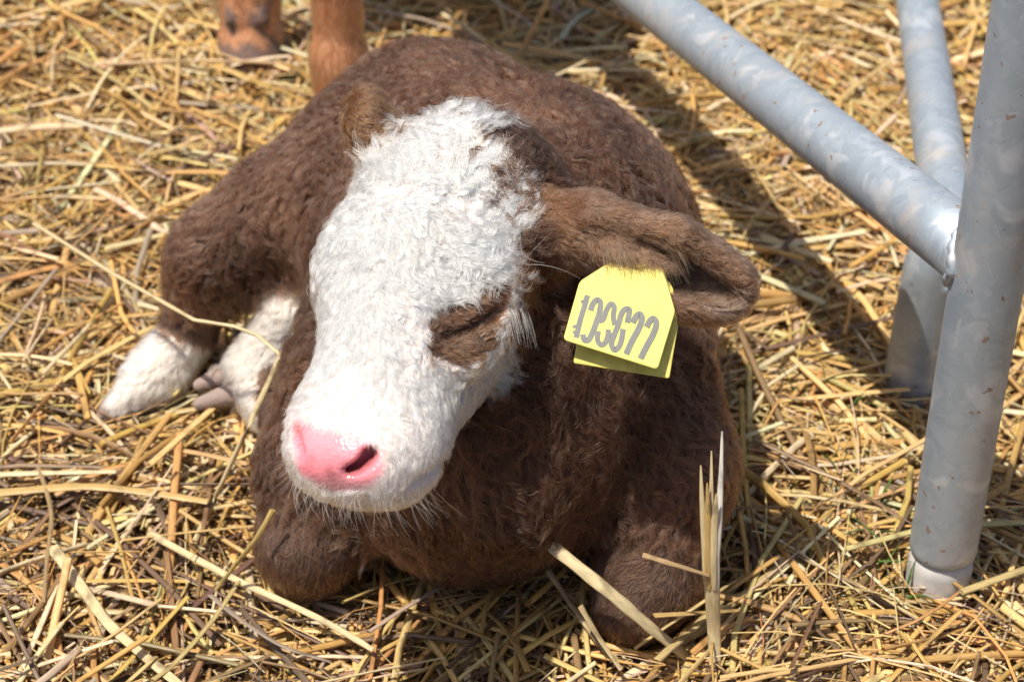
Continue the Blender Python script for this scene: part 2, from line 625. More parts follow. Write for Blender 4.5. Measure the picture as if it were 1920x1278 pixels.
F.cone(W(1275, 440, ed - 0.015), px_r(25, ed), W(1392, 520, ed - 0.011), px_r(22, ed), 0.010, EAR)
F.cone(W(1150, 470, ed - 0.008), px_r(30, ed), W(1262, 500, ed - 0.008), px_r(16, ed), 0.008, EAR)   # hairy inner fold
rd = 1.365
F.ell(W(688, 226, rd), (px_r(46, rd), 0.03, px_r(60, rd)), None, 0.010, EAR)
F.cone(W(712, 262, rd), px_r(38, rd), H(-0.04, 0.03, -0.05), 0.026, 0.015, EAR)


def stroke(pts, r, k, depth=0.0, n=4):
    out = []
    for (x0, y0), (x1, y1) in zip(pts[:-1], pts[1:]):
        for t in np.linspace(0, 1, n, endpoint=False):
            h = F.hit(x0 + (x1 - x0) * t, y0 + (y1 - y0) * t)
            if h is not None: out.append(h + depth * FWD)
    return out


# closed eye: lids bulge, the slit is a crease
for px, py, r in ((868, 600, 0.019), (905, 590, 0.016), (875, 645, 0.014)):
    h = F.hit(px, py)
    F.ell(h - hn * (r - 0.004), (r, r, r), None, 0.012, HEAD)
SLIT = stroke([(838, 629), (866, 621), (892, 608), (914, 595), (940, 578)], 0, 0, 0, 7)
for i_, (a, b) in enumerate(zip(SLIT[:-1], SLIT[1:])):
    r_ = 0.0016 + 0.0042 * max(0.0, i_ / len(SLIT) - 0.55)
    F.cone(a, r_, b, r_, 0.004, 0, True)
    F.cone(a + 0.004 * FWD, r_, b + 0.004 * FWD, r_, 0.003, 0, True)
q = stroke([(770, 908), (812, 886), (846, 850)], 0, 0)
for a, b in zip(q[:-1], q[1:]):
    F.cone(a, 0.0018, b, 0.0018, 0.006, 0, True)
# nostrils and the groove round the nose wing
q = stroke([(650, 886), (672, 878), (688, 864), (697, 846)], 0, 0, 0.0005)
q0_ = list(q)
for a, b, r0, r1 in zip(q[:-1], q[1:], np.linspace(0.0018, 0.0037, len(q)), np.linspace(0.0020, 0.0038, len(q))):
    F.cone(a, r0, b, r1, 0.004, 0, True)
    F.cone(a, r0 * 0.9, a + 0.014 * FWD + 0.006 * UP, r0 * 0.8, 0.002, 0, True)
q = stroke([(551, 812), (557, 838), (566, 862)], 0, 0)
for a, b in zip(q[:-1], q[1:]):
    F.cone(a, 0.0022, b, 0.0022, 0.005, 0, True)

verts, quads = F.mesh()


def gradient(p, e=0.0025):
    g = np.stack([F.sample(p + e * v) - F.sample(p - e * v) for v in np.eye(3)], -1)
    return unit(g)


# ---- colours of hide and coat
WHITE_FACE = [(768, 238), (800, 232), (850, 226), (886, 243), (908, 268), (926, 290), (940, 322), (944, 370), (940, 420), (934, 455),
              (954, 475), (962, 510), (968, 560), (958, 600), (960, 640), (955, 680), (962, 730), (950, 780), (915, 850), (850, 920), (770, 990),
              (690, 1020), (580, 980), (500, 880), (500, 790), (540, 760), (585, 650), (598, 560), (612, 525), (606, 470), (610, 400),
              (648, 345), (676, 320), (712, 275)]
EYE_PATCH = [(802, 606), (818, 575), (845, 543), (888, 521), (938, 508), (958, 528), (948, 575), (938, 600), (930, 645), (905, 668), (855, 684), (815, 668), (798, 644), (806, 624)]
NOSE = [(552, 780), (600, 798), (650, 812), (695, 828), (716, 848), (716, 885), (695, 912), (640, 924), (600, 912), (560, 884), (545, 830)]
W1 = Waves(1, 0.035, dim=2)
W2 = Waves(2, 0.010, dim=3)
W3 = Waves(3, 0.09, dim=3)


def regions(p, nrm):
    """dict of masks for surface points"""
    ident = F.ident_at(p)
    hp = to_head(p)
    pr = project(p)
    jit = W1(p) * 5.0
    x, y = pr[:, 0] + jit[:, 0], pr[:, 1] + jit[:, 1]
    front = (nrm @ (-FWD)) > -0.25
    near_head = (hp[:, 1] > -0.06) & (hp[:, 1] < 0.34) & (hp[:, 2] > -0.14) & (np.abs(hp[:, 0]) < 0.10) & ((ident == HEAD) | ((ident == EAR) & (hp[:, 0] > 0) & (hp[:, 0] < 0.072) & inside_poly(x, y, WHITE_FACE)))
    white = near_head & front & inside_poly(x, y, WHITE_FACE)
    white |= near_head & ~front & (hp[:, 0] < 0) & (hp[:, 1] > 0.12) & (hp[:, 2] > -0.09)
    white |= near_head & (hp[:, 1] > 0.19) & (hp[:, 0] < 0.02)
    eye = near_head & front & inside_poly(pr[:, 0] + jit[:, 0] * 0.5, pr[:, 1] + jit[:, 1] * 0.5, EYE_PATCH)
    nose = near_head & front & inside_poly(pr[:, 0], pr[:, 1], NOSE)
    white &= ~eye & ~nose
    foot = ident == FOOT
    hoof = ident == HOOF
    ear = ((ident == EAR) | (ident == INNER)) & ~white
    inner = front & ear & (np.abs((p - EC) @ e2 + 0.004) < px_r(58, ed)) & (np.abs((p - EC) @ e1 - 0.014) < px_r(110, ed)) & (((p - EC) @ e3) < 0.009)
    return dict(ident=ident, hp=hp, pr=pr, white=white, eye=eye, nose=nose, foot=foot, hoof=hoof, ear=ear, inner=inner,
                head=near_head, front=front, leg=ident == LEG)


vn = gradient(verts)
R = regions(verts, vn)
tint = np.tile(np.array([0.055, 0.029, 0.019]), (len(verts), 1))
tint[R['white']] = (0.72, 0.60, 0.55)
SLIT = np.array(SLIT)
near_eye = np.where(R['head'] & (np.hypot(R['pr'][:, 0] - 870, R['pr'][:, 1] - 610) < 130))[0]
dslit = np.full(len(verts), 1.0)
dd_ = np.linalg.norm(verts[near_eye][:, None] - SLIT[None], axis=2)
dslit[near_eye] = dd_.min(1) - 0.0034 * np.clip(dd_.argmin(1) / len(SLIT) - 0.5, 0, 1)
slit = dslit < 0.0030
tint[slit] = (0.012, 0.008, 0.007)
tint[R['foot']] = (0.62, 0.55, 0.47)
tint[R['hoof']] = (0.27, 0.20, 0.17)
tint[R['ear']] = (0.12, 0.07, 0.045)
tint[R['inner']] = (0.12, 0.065, 0.048)
w_ = Waves(8, 0.02)(verts)
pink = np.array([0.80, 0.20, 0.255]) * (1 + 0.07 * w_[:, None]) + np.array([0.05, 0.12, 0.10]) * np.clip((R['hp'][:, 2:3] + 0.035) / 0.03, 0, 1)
speck = (Waves(41, 0.004)(verts) > 1.75) & R['nose']
pink[speck] = (0.22, 0.10, 0.09)
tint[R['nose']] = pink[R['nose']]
NOSTRIL = np.array(q0_)
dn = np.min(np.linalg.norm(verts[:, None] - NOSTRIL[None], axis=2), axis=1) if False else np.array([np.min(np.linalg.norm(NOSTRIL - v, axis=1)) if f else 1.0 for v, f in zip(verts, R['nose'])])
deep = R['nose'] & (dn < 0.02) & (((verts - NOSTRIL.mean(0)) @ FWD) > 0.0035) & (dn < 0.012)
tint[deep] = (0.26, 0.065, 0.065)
nose_shade = R['nose'] & (R['pr'][:, 1] > 893 + 0.06 * (R['pr'][:, 0] - 600))
tint[nose_shade] = np.array([0.52, 0.22, 0.24])  # shade on the lower nose, put into the skin colour
wet = R['nose'].astype(np.float32)
for _ in range(2):                       # soften the borders
    acc = tint[quads].mean(1); accw = wet[quads].mean(1)
    s_ = np.zeros_like(tint); c_ = np.zeros(len(verts)); sw = np.zeros(len(verts))
    for j in range(4):
        np.add.at(s_, quads[:, j], acc); np.add.at(c_, quads[:, j], 1); np.add.at(sw, quads[:, j], accw)
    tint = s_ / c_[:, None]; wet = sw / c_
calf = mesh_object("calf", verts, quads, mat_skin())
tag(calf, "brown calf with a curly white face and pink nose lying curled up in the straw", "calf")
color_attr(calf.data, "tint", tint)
a_ = calf.data.attributes.new("wet", 'FLOAT', 'POINT')
a_.data.foreach_set("value", wet.astype(np.float32))


# ---------------------------------------------------------------- fur
def curves_object(name, pts, rad, tints, mat, parent):
    """pts: (n, k, 3)"""
    n, k = pts.shape[:2]
    hc = bpy.data.hair_curves.new(name)
    hc.add_curves([k] * n)
    hc.position_data.foreach_set("vector", pts.astype(np.float32).ravel())
    ra = hc.attributes.get("radius") or hc.attributes.new("radius", 'FLOAT', 'POINT')
    ra.data.foreach_set("value", rad.astype(np.float32).ravel())
    ta = hc.attributes.new("tint", 'FLOAT_COLOR', 'CURVE')
    c = np.ones((n, 4), dtype=np.float32); c[:, :3] = tints
    ta.data.foreach_set("color", c.ravel())
    hc.materials.append(mat)
    o = bpy.data.objects.new(name, hc)
    COL.objects.link(o)
    o.parent = parent
    return o


tri = np.concatenate([quads[:, [0, 1, 2]], quads[:, [0, 2, 3]]])
tarea = 0.5 * np.linalg.norm(np.cross(verts[tri[:, 1]] - verts[tri[:, 0]], verts[tri[:, 2]] - verts[tri[:, 0]]), axis=1)


def scatter(n, weight):
    wv = weight[tri].mean(1) * tarea
    t = RNG.choice(len(tri), size=n, p=wv / wv.sum())
    u = RNG.random((n, 2)); f = u.sum(1) > 1; u[f] = 1 - u[f]
    return verts[tri[t, 0]] + u[:, :1] * (verts[tri[t, 1]] - verts[tri[t, 0]]) + u[:, 1:] * (verts[tri[t, 2]] - verts[tri[t, 0]])


PHASE = Waves(23, 0.05)
SW1 = Waves(21, 0.06, dim=3)
SW2 = Waves(22, 0.022, dim=3)


def flow(p, nrm, rg):
    """lie of the coat"""
    hp = rg['hp']
    d = np.tile(np.array([0.0, 0.55, -0.75]), (len(p), 1))
    d[:, 0] += np.sign(p[:, 0]) * 0.3
    d = d + 0.85 * SW1(p) + 0.55 * SW2(p)
    chest = (p[:, 1] < 1.22) & (nrm @ (-FWD) > 0.25) & (rg['ident'] == TORSO)
    d[chest] = (np.array([0.0, -0.1, -1.0]) + 0.42 * SW1(p) + 0.30 * SW2(p))[chest]
    leg = rg['leg']
    d[leg] = np.array([0, 0.1, -1.0]) + 0.25 * SW1(p[leg])
    m = rg['head'] | rg['white'] | rg['eye']
    out = np.clip(hp[:, 0] / 0.03, -1, 1)
    down = np.clip((hp[:, 1] - 0.09) / 0.06, -0.7, 1.0)
    hd = ha * (0.9 * out)[:, None] + hs * (down + 0.15)[:, None] - hn * 0.2
    curl = np.clip(1.25 - hp[:, 1] / 0.20, 0.25, 1.0)[:, None]
    hd = hd + curl * (0.75 * SW1(p * 1.5) + 0.35 * SW2(p))
    pl = m & ~rg['white'] & ((hp[:, 1] < 0.04) | ((hp[:, 0] > 0.035) & (hp[:, 1] < 0.085)))
    hd[pl] = (ha * 0.9 - hs * 0.45 + 0.45 * SW1(p) + 0.3 * SW2(p))[pl]
    d[m] = hd[m]
    e = rg['eye']
    d[e] = (ha * 0.9 + hs * -0.1 + 0.25 * SW2(p))[e]
    ear = rg['ear']
    d[ear] = (e1 + 0.25 * SW2(p))[ear]
    f = rg['foot'] | rg['hoof']
    d[f] = (np.array([-0.6, -0.2, -0.7]) + 0.3 * SW2(p))[f]
    return unit(d - nrm * (d * nrm).sum(1, keepdims=True))


def grow(name, hairs, guides, weight, spec, mat, parent, steps=8, seed=5, turn_=0.28):
    """spec(points, normals, regions) -> length, lift, wave amplitude, wave length, clump, tint, radius"""
    r = np.random.default_rng(seed)
    g0 = scatter(guides, weight)
    n0 = gradient(g0)
    g0 = g0 - n0 * F.sample(g0)[:, None]
    rg = regions(g0, n0)
    L, lift, amp, wl_, cl, _, _ = spec(g0, n0, rg)
    L = L * r.uniform(0.7, 1.25, guides)
    d = flow(g0, n0, rg)
    turn = r.normal(0, turn_, guides)
    path = np.zeros((guides, steps, 3)); path[:, 0] = g0
    frame_b = np.zeros((guides, steps, 3)); frame_n = np.zeros((guides, steps, 3))
    p = g0.copy(); nn = n0
    for j in range(1, steps):
        b = np.cross(nn, d)
        d = unit(d + b * (turn * 0.35)[:, None])
        p = p + d * (L / (steps - 1))[:, None]
        s = j / (steps - 1)
        tgt = L * lift * math.sin(s * 2.1) 
        nn = gradient(p)
        p = p + nn * np.clip(tgt - F.sample(p), -0.01, 0.01)[:, None]
        d = unit(d - nn * (d * nn).sum(1, keepdims=True))
        path[:, j] = p
        frame_b[:, j] = np.cross(nn, d); frame_n[:, j] = nn
    ph = 5.0 * PHASE(g0) + r.uniform(-0.7, 0.7, guides)
    sarr = np.linspace(0, 1, steps)
    wv = (amp[:, None] * np.sin(ph[:, None] + 6.28 * sarr[None] * (L / wl_)[:, None]) - (amp * np.sin(ph))[:, None]) * np.minimum(1, sarr * 3)
    wv2 = (amp[:, None] * 0.5 * np.cos(ph[:, None] + 6.28 * sarr[None] * (L / wl_)[:, None])) * np.minimum(1, sarr * 3)
    path = path + frame_b * wv[..., None] + frame_n * np.maximum(wv2, -0.001)[..., None]
    kd = KDTree(guides)
    for i, v in enumerate(g0): kd.insert(v, i)
    kd.balance()
    r0 = scatter(hairs, weight)
    rn = gradient(r0)
    r0 = r0 - rn * F.sample(r0)[:, None]
    rr = regions(r0, rn)
    _, _, _, _, _, tints, rad = spec(r0, rn, rr)
    gi = np.array([kd.find(v)[1] for v in r0])
    off = r0 - g0[gi]
    off = off * np.minimum(1, 0.008 / np.maximum(np.linalg.norm(off, axis=1), 1e-6))[:, None]
    rel = path[gi] - g0[gi][:, None]
    ln = r.uniform(0.65, 1.1, hairs)[:, None, None]
    tight = 1 - cl[gi][:, None] * sarr[None] ** 0.8
    pts = r0[:, None] + rel * ln - (off[:, None] * (1 - tight)[..., None])
    jit = r.normal(0, 1, (hairs, 3)) * 0.0011
    pts = pts + jit[:, None] * (sarr[None, :, None] ** 1.3) 
    taper = np.linspace(1.0, 0.35, steps)
    tv = r.uniform(0.72, 1.14, guides)[gi] * r.uniform(0.85, 1.15, hairs)
    tints = np.clip(tints * tv[:, None], 0.01, 0.95)
    return curves_object(name, pts, rad[:, None] * taper[None], tints, mat, parent)


def ramp(x, a, b):
    return np.clip((x - a) / (b - a), 0, 1)


def coat_spec(p, nrm, rg):
    n = len(p); hp = rg['hp']
    L = np.full(n, 0.024); lift = np.full(n, 0.20); amp = np.full(n, 0.0026); wl_ = np.full(n, 0.017); cl = np.full(n, 0.80)
    v = W3(p)
    t = np.array([0.116, 0.059, 0.036]) * (1 + 0.16 * v[:, :1] + 0.10 * W1(p)[:, :1])
    rad = np.full(n, 0.00022)
    chest = (p[:, 1] < 1.22) & (nrm @ (-FWD) > 0.25) & (rg['ident'] == TORSO)
    L[chest] = 0.030; cl[chest] = 0.86; lift[chest] = 0.24
    t[chest] *= 0.85  # shade on the chest front, painted into the hair tint
    leg = rg['leg'] & (p[:, 2] < 0.10)
    L[leg] = 0.0075; amp[leg] = 0.0002; cl[leg] = 0.25; lift[leg] = 0.14
    hd = rg['head']
    L[hd] = 0.012; amp[hd] = 0.0008; cl[hd] = 0.55; t[hd] = np.array([0.130, 0.060, 0.030]) * (1 + 0.15 * v[hd, :1])
    poll = hd & ((hp[:, 1] < 0.04) | ((hp[:, 0] > 0.035) & (hp[:, 1] < 0.085)))
    L[poll] = 0.021; amp[poll] = 0.0028; cl[poll] = 0.85; lift[poll] = 0.24; t[poll] = (0.060, 0.032, 0.021)
    e = rg['eye']
    L[e] = 0.0062; amp[e] = 0.0003; lift[e] = 0.15; t[e] = np.array([0.19, 0.10, 0.056]) * (1 + 0.2 * v[e, :1])
    upper = e & (rg['pr'][:, 1] < 648 - 0.5 * (rg['pr'][:, 0] - 830))
    t[upper] = np.array([0.125, 0.062, 0.036]) * (1 + 0.2 * v[upper, :1])
    ear = rg['ear']
    L[ear] = 0.0075; amp[ear] = 0.0002; cl[ear] = 0.2; lift[ear] = 0.2; t[ear] = np.array([0.190, 0.102, 0.060]) * (1 + 0.12 * v[ear, :1])
    inn = rg['inner']
    t[inn] = (0.23, 0.15, 0.105); L[inn] = 0.009; lift[inn] = 0.22; cl[inn] = 0.5
    er = ear & (p[:, 0] < 0)
    t[er] = np.array([0.25, 0.125, 0.062]) * (1 + 0.12 * v[er, :1])
    f = rg['foot']
    L[f] = 0.010; amp[f] = 0.0006; cl[f] = 0.5; t[f] = (0.86, 0.82, 0.75); rad[f] = 0.0002
    return L, lift, amp, wl_, cl, t, rad


def face_spec(p, nrm, rg):
    n = len(p); hp = rg['hp']
    k = ramp(hp[:, 1], 0.235, 0.11)
    L = 0.007 + 0.027 * k
    lift = 0.11 + 0.0 * k
    amp = 0.0004 + 0.0024 * k
    wl_ = 0.012 + 0.003 * k
    cl = 0.6 + 0.35 * k
    t = np.tile(np.array([0.87, 0.82, 0.75]), (n, 1))
    cream = ramp(SW2(p * 1.7)[:, 0], 0.5, 1.6)[:, None]
    t = t * (1 - cream) + np.array([0.74, 0.63, 0.49]) * cream
    rad = 0.00014 + 0.00012 * k
    top = ramp(hp[:, 1], 0.03, 0.0)
    lift = lift + 0.25 * top; amp = amp + 0.001 * top
    pr = rg['pr']
    de = np.hypot((pr[:, 0] - 870) / 1.25, pr[:, 1] - 610)
    ne = ramp(de, 120, 70)
    L = L * (1 - 0.68 * ne)
    side = ramp(pr[:, 0], 900, 960) * (pr[:, 1] < 520)
    L = L * (1 - 0.45 * side)
    L = L * (1 - 0.5 * ((pr[:, 0] < 800) & (pr[:, 1] < 320)))
    return L, lift, amp, wl_, cl, t, rad


MAT_COAT = mat_hair("brown_coat_hair", 0.36, 0.6, 1.36)
MAT_WHITE = mat_hair("white_face_hair", 0.40, 0.7)
facing = np.clip(0.45 + 0.9 * (vn @ (-FWD)), 0.3, 1.0)
w_brown = (~R['white'] & ~R['nose'] & ~R['hoof']).astype(float) * facing * np.where(verts[:, 2] < 0.01, 0.2, 1.0)
w_brown[dslit < 0.0024] = 0
w_brown *= np.where(R['ear'] | R['eye'] | R['head'], 2.2, 1.0) * np.where(R['inner'], 0.8, 1.0)
w_white = R['white'].astype(float) * facing
if FUR > 0:
    grow("coat_fur", int(260000 * FUR), 24000, w_brown, coat_spec, MAT_COAT, calf, 7, 5)
    grow("face_fur", int(85000 * FUR), 4300, w_white, face_spec, MAT_WHITE, calf, 12, 6, 0.14)


# whiskers, lashes and stray hairs
def strands(name, items, mat, parent, steps=8):
    """items: (start, direction, length, droop vector, tint, radius)"""
    P, Rr, T = [], [], []
    for p0, d, ln, dr, t, ra in items:
        sarr = np.linspace(0, 1, steps)[:, None]
        P.append(np.asarray(p0) + unit(np.asarray(d)) * ln * sarr + np.asarray(dr) * ln * sarr ** 2)
        Rr.append(ra * np.linspace(1, 0.4, steps)); T.append(t)
    return curves_object(name, np.array(P), np.array(Rr), np.array(T), mat, parent)


rw = np.random.default_rng(77)
TOCAM = -FWD
items = []
for i in range(130):                                   # under the lip and chin
    t = rw.random() ** 1.5
    px, py = 555 + 300 * t, 900 + 45 * math.sin(t * 2.6) - 25 * t + rw.uniform(-14, 8)
    h = F.hit(px, py)
    if h is None: continue
    if project(h)[2] > 1.235: continue
    d = RIGHT * (t - 0.55) * 1.3 - UP * 0.9 + TOCAM * 0.45 + rw.normal(0, 0.3, 3)
    items.append((h, d, rw.uniform(0.010, 0.024), RIGHT * rw.uniform(0.1, 0.7) - UP * 0.15, (0.85, 0.80, 0.72), 0.00010))
for i in range(60):                                    # beside the nose
    t = rw.random()
    px, py = 552 + 10 * rw.random() + 20 * t, 900 - 150 * t
    h = F.hit(px, py)
    if h is None: continue
    d = -RIGHT * 0.9 + UP * (t - 0.35) + TOCAM * 0.4 + rw.normal(0, 0.25, 3)
    items.append((h, d, rw.uniform(0.006, 0.020), -UP * rw.uniform(0.0, 0.7), (0.85, 0.80, 0.72), 0.00009))
strands("whisker_hair", items, MAT_WHITE, calf)
items = []
for i in range(70):                                    # pale lashes at the outer corner of the shut eye
    t = rw.random()
    px, py = 925 + 62 * t, 588 - 22 * t
    h = F.hit(px, py)
    if h is None: continue
    items.append((h + TOCAM * 0.001, RIGHT * 0.25 - UP * 0.5 + TOCAM * 0.5 + rw.normal(0, 0.12, 3), rw.uniform(0.010, 0.020), -UP * 0.75, (0.80, 0.76, 0.70), 0.00015))
for i in range(26):
    t = rw.random()
    h = F.hit(830 + 95 * t, 633 - 45 * t * t)
    if h is None: continue
    items.append((h, -UP * 0.4 + TOCAM * 0.6 + RIGHT * 0.2 + rw.normal(0, 0.15, 3), rw.uniform(0.005, 0.009), -UP * 0.5, (0.16, 0.09, 0.06), 0.00014))
for i in range(150):                                   # dark rim of the shut lids
    t = rw.random() ** 0.8
    px = 836 + 104 * t
    py = np.interp(px, [806, 838, 866, 892, 914, 940], [634, 629, 621, 608, 595, 578]) + rw.normal(0, 1.2 + 3.0 * t)
    h = F.hit(px, py)
    if h is None: continue
    items.append((h + TOCAM * 0.0012, RIGHT * 0.8 + UP * (0.05 + 0.55 * t) + TOCAM * 0.12 + rw.normal(0, 0.08, 3), rw.uniform(0.003, 0.006), -UP * 0.1, (0.022, 0.013, 0.010), 0.00022))
h = F.hit(946, 592)
items.append((h + TOCAM * 0.001, TOCAM * 0.5 - UP * 0.7, 0.020, -RIGHT * 0.75, (0.9, 0.88, 0.84), 0.00020))
strands("eyelash_hair", items, MAT_WHITE, calf)
items = []
for (a, b, dr) in (((985, 497), (1085, 523), -UP * 0.35), ((965, 515), (1045, 420), -UP * 0.2), ((970, 470), (1030, 500), UP * 0.3)):
    pa, pb = F.hit(*a) + TOCAM * 0.004, W(b[0], b[1], project(F.hit(*a))[2] - 0.012)
    ln = np.linalg.norm(pb - pa)
    items.append((pa, pb - pa - np.asarray(dr) * ln, ln, dr, (0.88, 0.86, 0.82), 0.00016))
strands("stray_hair", items, MAT_WHITE, calf, 12)

# ---------------------------------------------------------------- ear tag
MAT_TAG = mat_plain("yellow_tag_plastic", (0.79, 0.73, 0.19), 0.38, 0.05, 90.0, 0.12)
MAT_TAG_BACK = mat_plain("darker_yellow_tag_plastic", (0.66, 0.58, 0.13), 0.45, 0.16, 120.0, 0.12)  # rear panel: darker, more mottled yellow than the front
MAT_INK = mat_plain("grey_tag_print", (0.17, 0.17, 0.155), 0.5, 0.08, 200.0)


def rounded(poly, rads, n=5):
    poly = [np.array(p, float) for p in poly]
    out = []
    for i, p in enumerate(poly):
        a, b = poly[i - 1], poly[(i + 1) % len(poly)]
        r_ = rads[i]
        u, v = (a - p) / np.linalg.norm(a - p), (b - p) / np.linalg.norm(b - p)
        s0, s1 = p + u * r_, p + v * r_
        for t in np.linspace(0, 1, n):
            out.append((1 - t) ** 2 * s0 + 2 * t * (1 - t) * p + t * t * s1)
    return out


def plate(name, outline, plane, thick, mat, parent, bend=0.0):
    """plane: px,py -> world point; the plate has real thickness and slightly rounded edges"""
    pts = np.array([plane(x, y) for x, y in outline])
    c = pts.mean(0)
    nrm = unit(np.cross(pts[len(pts) // 3] - pts[0], pts[2 * len(pts) // 3] - pts[0]))
    if nrm @ FWD > 0: nrm = -nrm
    n = len(pts)
    ins = c + (pts - c) * 0.985
    V = np.concatenate([ins, pts - nrm * thick * 0.3, pts - nrm * thick * 0.7, ins - nrm * thick])
    fs = [list(range(n)), list(range(4 * n - 1, 3 * n - 1, -1))]
    for k in range(3):
        for i in range(n):
            j = (i + 1) % n
            fs.append([k * n + i, (k + 1) * n + i, (k + 1) * n + j, k * n + j])
    return mesh_object(name, V, fs, mat, parent, smooth=False), nrm


def plane_of(a, b, c):
    A, B, C = W(*a), W(*b), W(*c)
    nn = np.cross(B - A, C - A)

    def f(x, y):
        r = W(x, y, 1.0) - EYE
        return EYE + r * ((A - EYE) @ nn) / (r @ nn)
    return f


TD = float(project(F.hit(1195, 500))[2])
tag_root = bpy.data.objects.new("ear_tag", None)
COL.objects.link(tag_root)
tag_root.empty_display_size = 0.02
tag(tag_root, "yellow plastic number tag hanging from the calf's drooping ear", "ear tag")
front_plane = plane_of((1195, 482, TD + 0.001), (1060, 635, TD - 0.018), (1232, 690, TD - 0.021))
back_plane = plane_of((1195, 482, TD + 0.008), (1076, 679, TD - 0.008), (1254, 708, TD - 0.010))
tag_root.location = front_plane(1195, 490)
bpy.context.view_layer.update()
INV = tag_root.matrix_world.inverted()


def under(o, root):
    o.parent = root
    o.matrix_parent_inverse = root.matrix_world.inverted()
    return o


out_f = rounded([(1087, 527), (1150, 487), (1170, 474), (1226, 474), (1242, 500), (1266, 583), (1233, 692), (1056, 636)], [8, 4, 6, 6, 8, 6, 9, 9])
out_b = rounded([(1096, 560), (1170, 482), (1226, 482), (1262, 540), (1271, 612), (1255, 709), (1075, 680)], [5, 4, 4, 4, 5, 5, 5])
pf, nf = plate("front_panel", out_f, front_plane, 0.0012, MAT_TAG, None)
pb_, nb = plate("rear_panel", out_b, back_plane, 0.0012, MAT_TAG_BACK, None)
under(pf, tag_root); under(pb_, tag_root)
stud_c = front_plane(1203, 489)
bpy.context.view_layer.update()

aa_ = np.linspace(0, 2 * np.pi, 28, endpoint=False)
sa = unit(np.cross(nf, [0, 0, 1.0])); sb = np.cross(nf, sa)
sv = [stud_c + r_ * (math.cos(a) * sa + math.sin(a) * sb) + nf * h_ for r_, h_ in ((0.0050, 0.0001), (0.0050, 0.0011), (0.0042, 0.0017), (0.0016, 0.0019)) for a in aa_]
sf = [[k * 28 + i, k * 28 + (i + 1) % 28, (k + 1) * 28 + (i + 1) % 28, (k + 1) * 28 + i] for k in range(3) for i in range(28)] + [list(range(84, 112))]
under(mesh_object("stud", sv, sf, MAT_TAG, None, smooth=False), tag_root)


def ribbon(points, width, plane, nrm, lift):
    q = np.array([plane(1040 + x / 4.916, 460 + y / 4.916) for x, y in points])
    fine = []
    m = len(q)
    for i in range(m - 1):                             # Catmull-Rom through the points
        p0, p1, p2, p3 = q[max(i - 1, 0)], q[i], q[i + 1], q[min(i + 2, m - 1)]
        for t in np.linspace(0, 1, 7, endpoint=False):
            fine.append(0.5 * (2 * p1 + (p2 - p0) * t + (2 * p0 - 5 * p1 + 4 * p2 - p3) * t * t + (3 * p1 - p0 - 3 * p2 + p3) * t ** 3))
    fine.append(q[-1])
    fine = np.array(fine)
    tg = np.gradient(fine, axis=0)
    sd = unit(np.cross(nrm, tg)) * width / 2
    top = fine + nrm * lift
    V = np.concatenate([top - sd, top + sd])
    n = len(fine)
    return V, [[i, i + 1, n + i + 1, n + i] for i in range(n - 1)]


DIGITS = [
    ([(243, 522), (280, 508), (304, 462)], 1.4), ([(303, 460), (275, 560), (235, 690), (198, 850)], 2.1), ([(165, 752), (228, 735)], 1.2), ([(165, 800), (205, 795)], 1.1),
    ([(330, 600), (352, 538), (393, 500), (422, 532), (412, 620), (386, 700), (350, 800), (312, 868), (275, 872), (258, 820)], 2.2),
    ([(408, 695), (447, 680), (478, 595), (515, 540), (548, 565), (540, 655), (552, 732)], 2.0), ([(402, 790), (394, 868), (425, 916), (466, 894), (490, 830), (492, 775)], 2.0),
    ([(602, 665), (626, 610), (658, 584), (688, 598), (668, 712)], 2.1), ([(606, 655), (582, 740), (546, 830), (522, 905), (548, 962), (592, 930), (616, 862), (630, 770)], 2.1), ([(492, 815), (540, 822)], 1.2),
    ([(718, 712), (752, 652), (786, 634), (803, 680), (772, 770), (712, 880), (658, 1000)], 2.3),
    ([(846, 752), (880, 692), (914, 676), (936, 722), (906, 820), (850, 922), (790, 1042)], 2.3)]
V_, F_ = [], []
for i, (pts, w) in enumerate(DIGITS):
    v, f = ribbon(pts, w * 0.00165, front_plane, nf, 0.00012 + 0.00003 * i)
    b0 = sum(len(x) for x in V_)
    V_.append(v); F_ += [[j + b0 for j in q] for q in f]
under(mesh_object("number_lettering", np.concatenate(V_), F_, MAT_INK, None, smooth=False), tag_root)


items = []
for i in range(420):                                   # long hair of the ear's inner fold, hanging over the top of the tag
    t = rw.random()
    h = F.hit(1125 + 145 * t, 452 + 28 * t + rw.uniform(-16, 14))
    if h is None: continue
    tn = np.array([0.205, 0.125, 0.08]) * rw.uniform(0.7, 1.35)
    items.append((h, e1 * (0.3 + 0.7 * t) - UP * 0.5 + TOCAM * 0.55 + rw.normal(0, 0.16, 3), rw.uniform(0.008, 0.017), -UP * 0.4 - TOCAM * 0.25, tn, 0.00020))
strands("ear_hair", items, MAT_COAT, calf)


# ---------------------------------------------------------------- pipe frame
def tube(path, radius, seg=40, cap=True):
    path = np.asarray(path, float)
    n = len(path)
    radius = np.broadcast_to(np.asarray(radius, float), (n,))
    tg = unit(np.gradient(path, axis=0))
    nn = unit(np.cross(tg[0], [0.3, 0.9, 0.1]))
    V = []
    for i in range(n):
        nn = unit(nn - tg[i] * (nn @ tg[i]))
        b = np.cross(tg[i], nn)
        a = np.linspace(0, 2 * np.pi, seg, endpoint=False)[:, None]
        V.append(path[i] + radius[i] * (np.cos(a) * nn + np.sin(a) * b))
    V = np.concatenate(V)
    fs = [[i * seg + j, i * seg + (j + 1) % seg, (i + 1) * seg + (j + 1) % seg, (i + 1) * seg + j] for i in range(n - 1) for j in range(seg)]
    if cap:
        fs += [list(range(seg))[::-1], list(range((n - 1) * seg, n * seg))]
    return V, fs


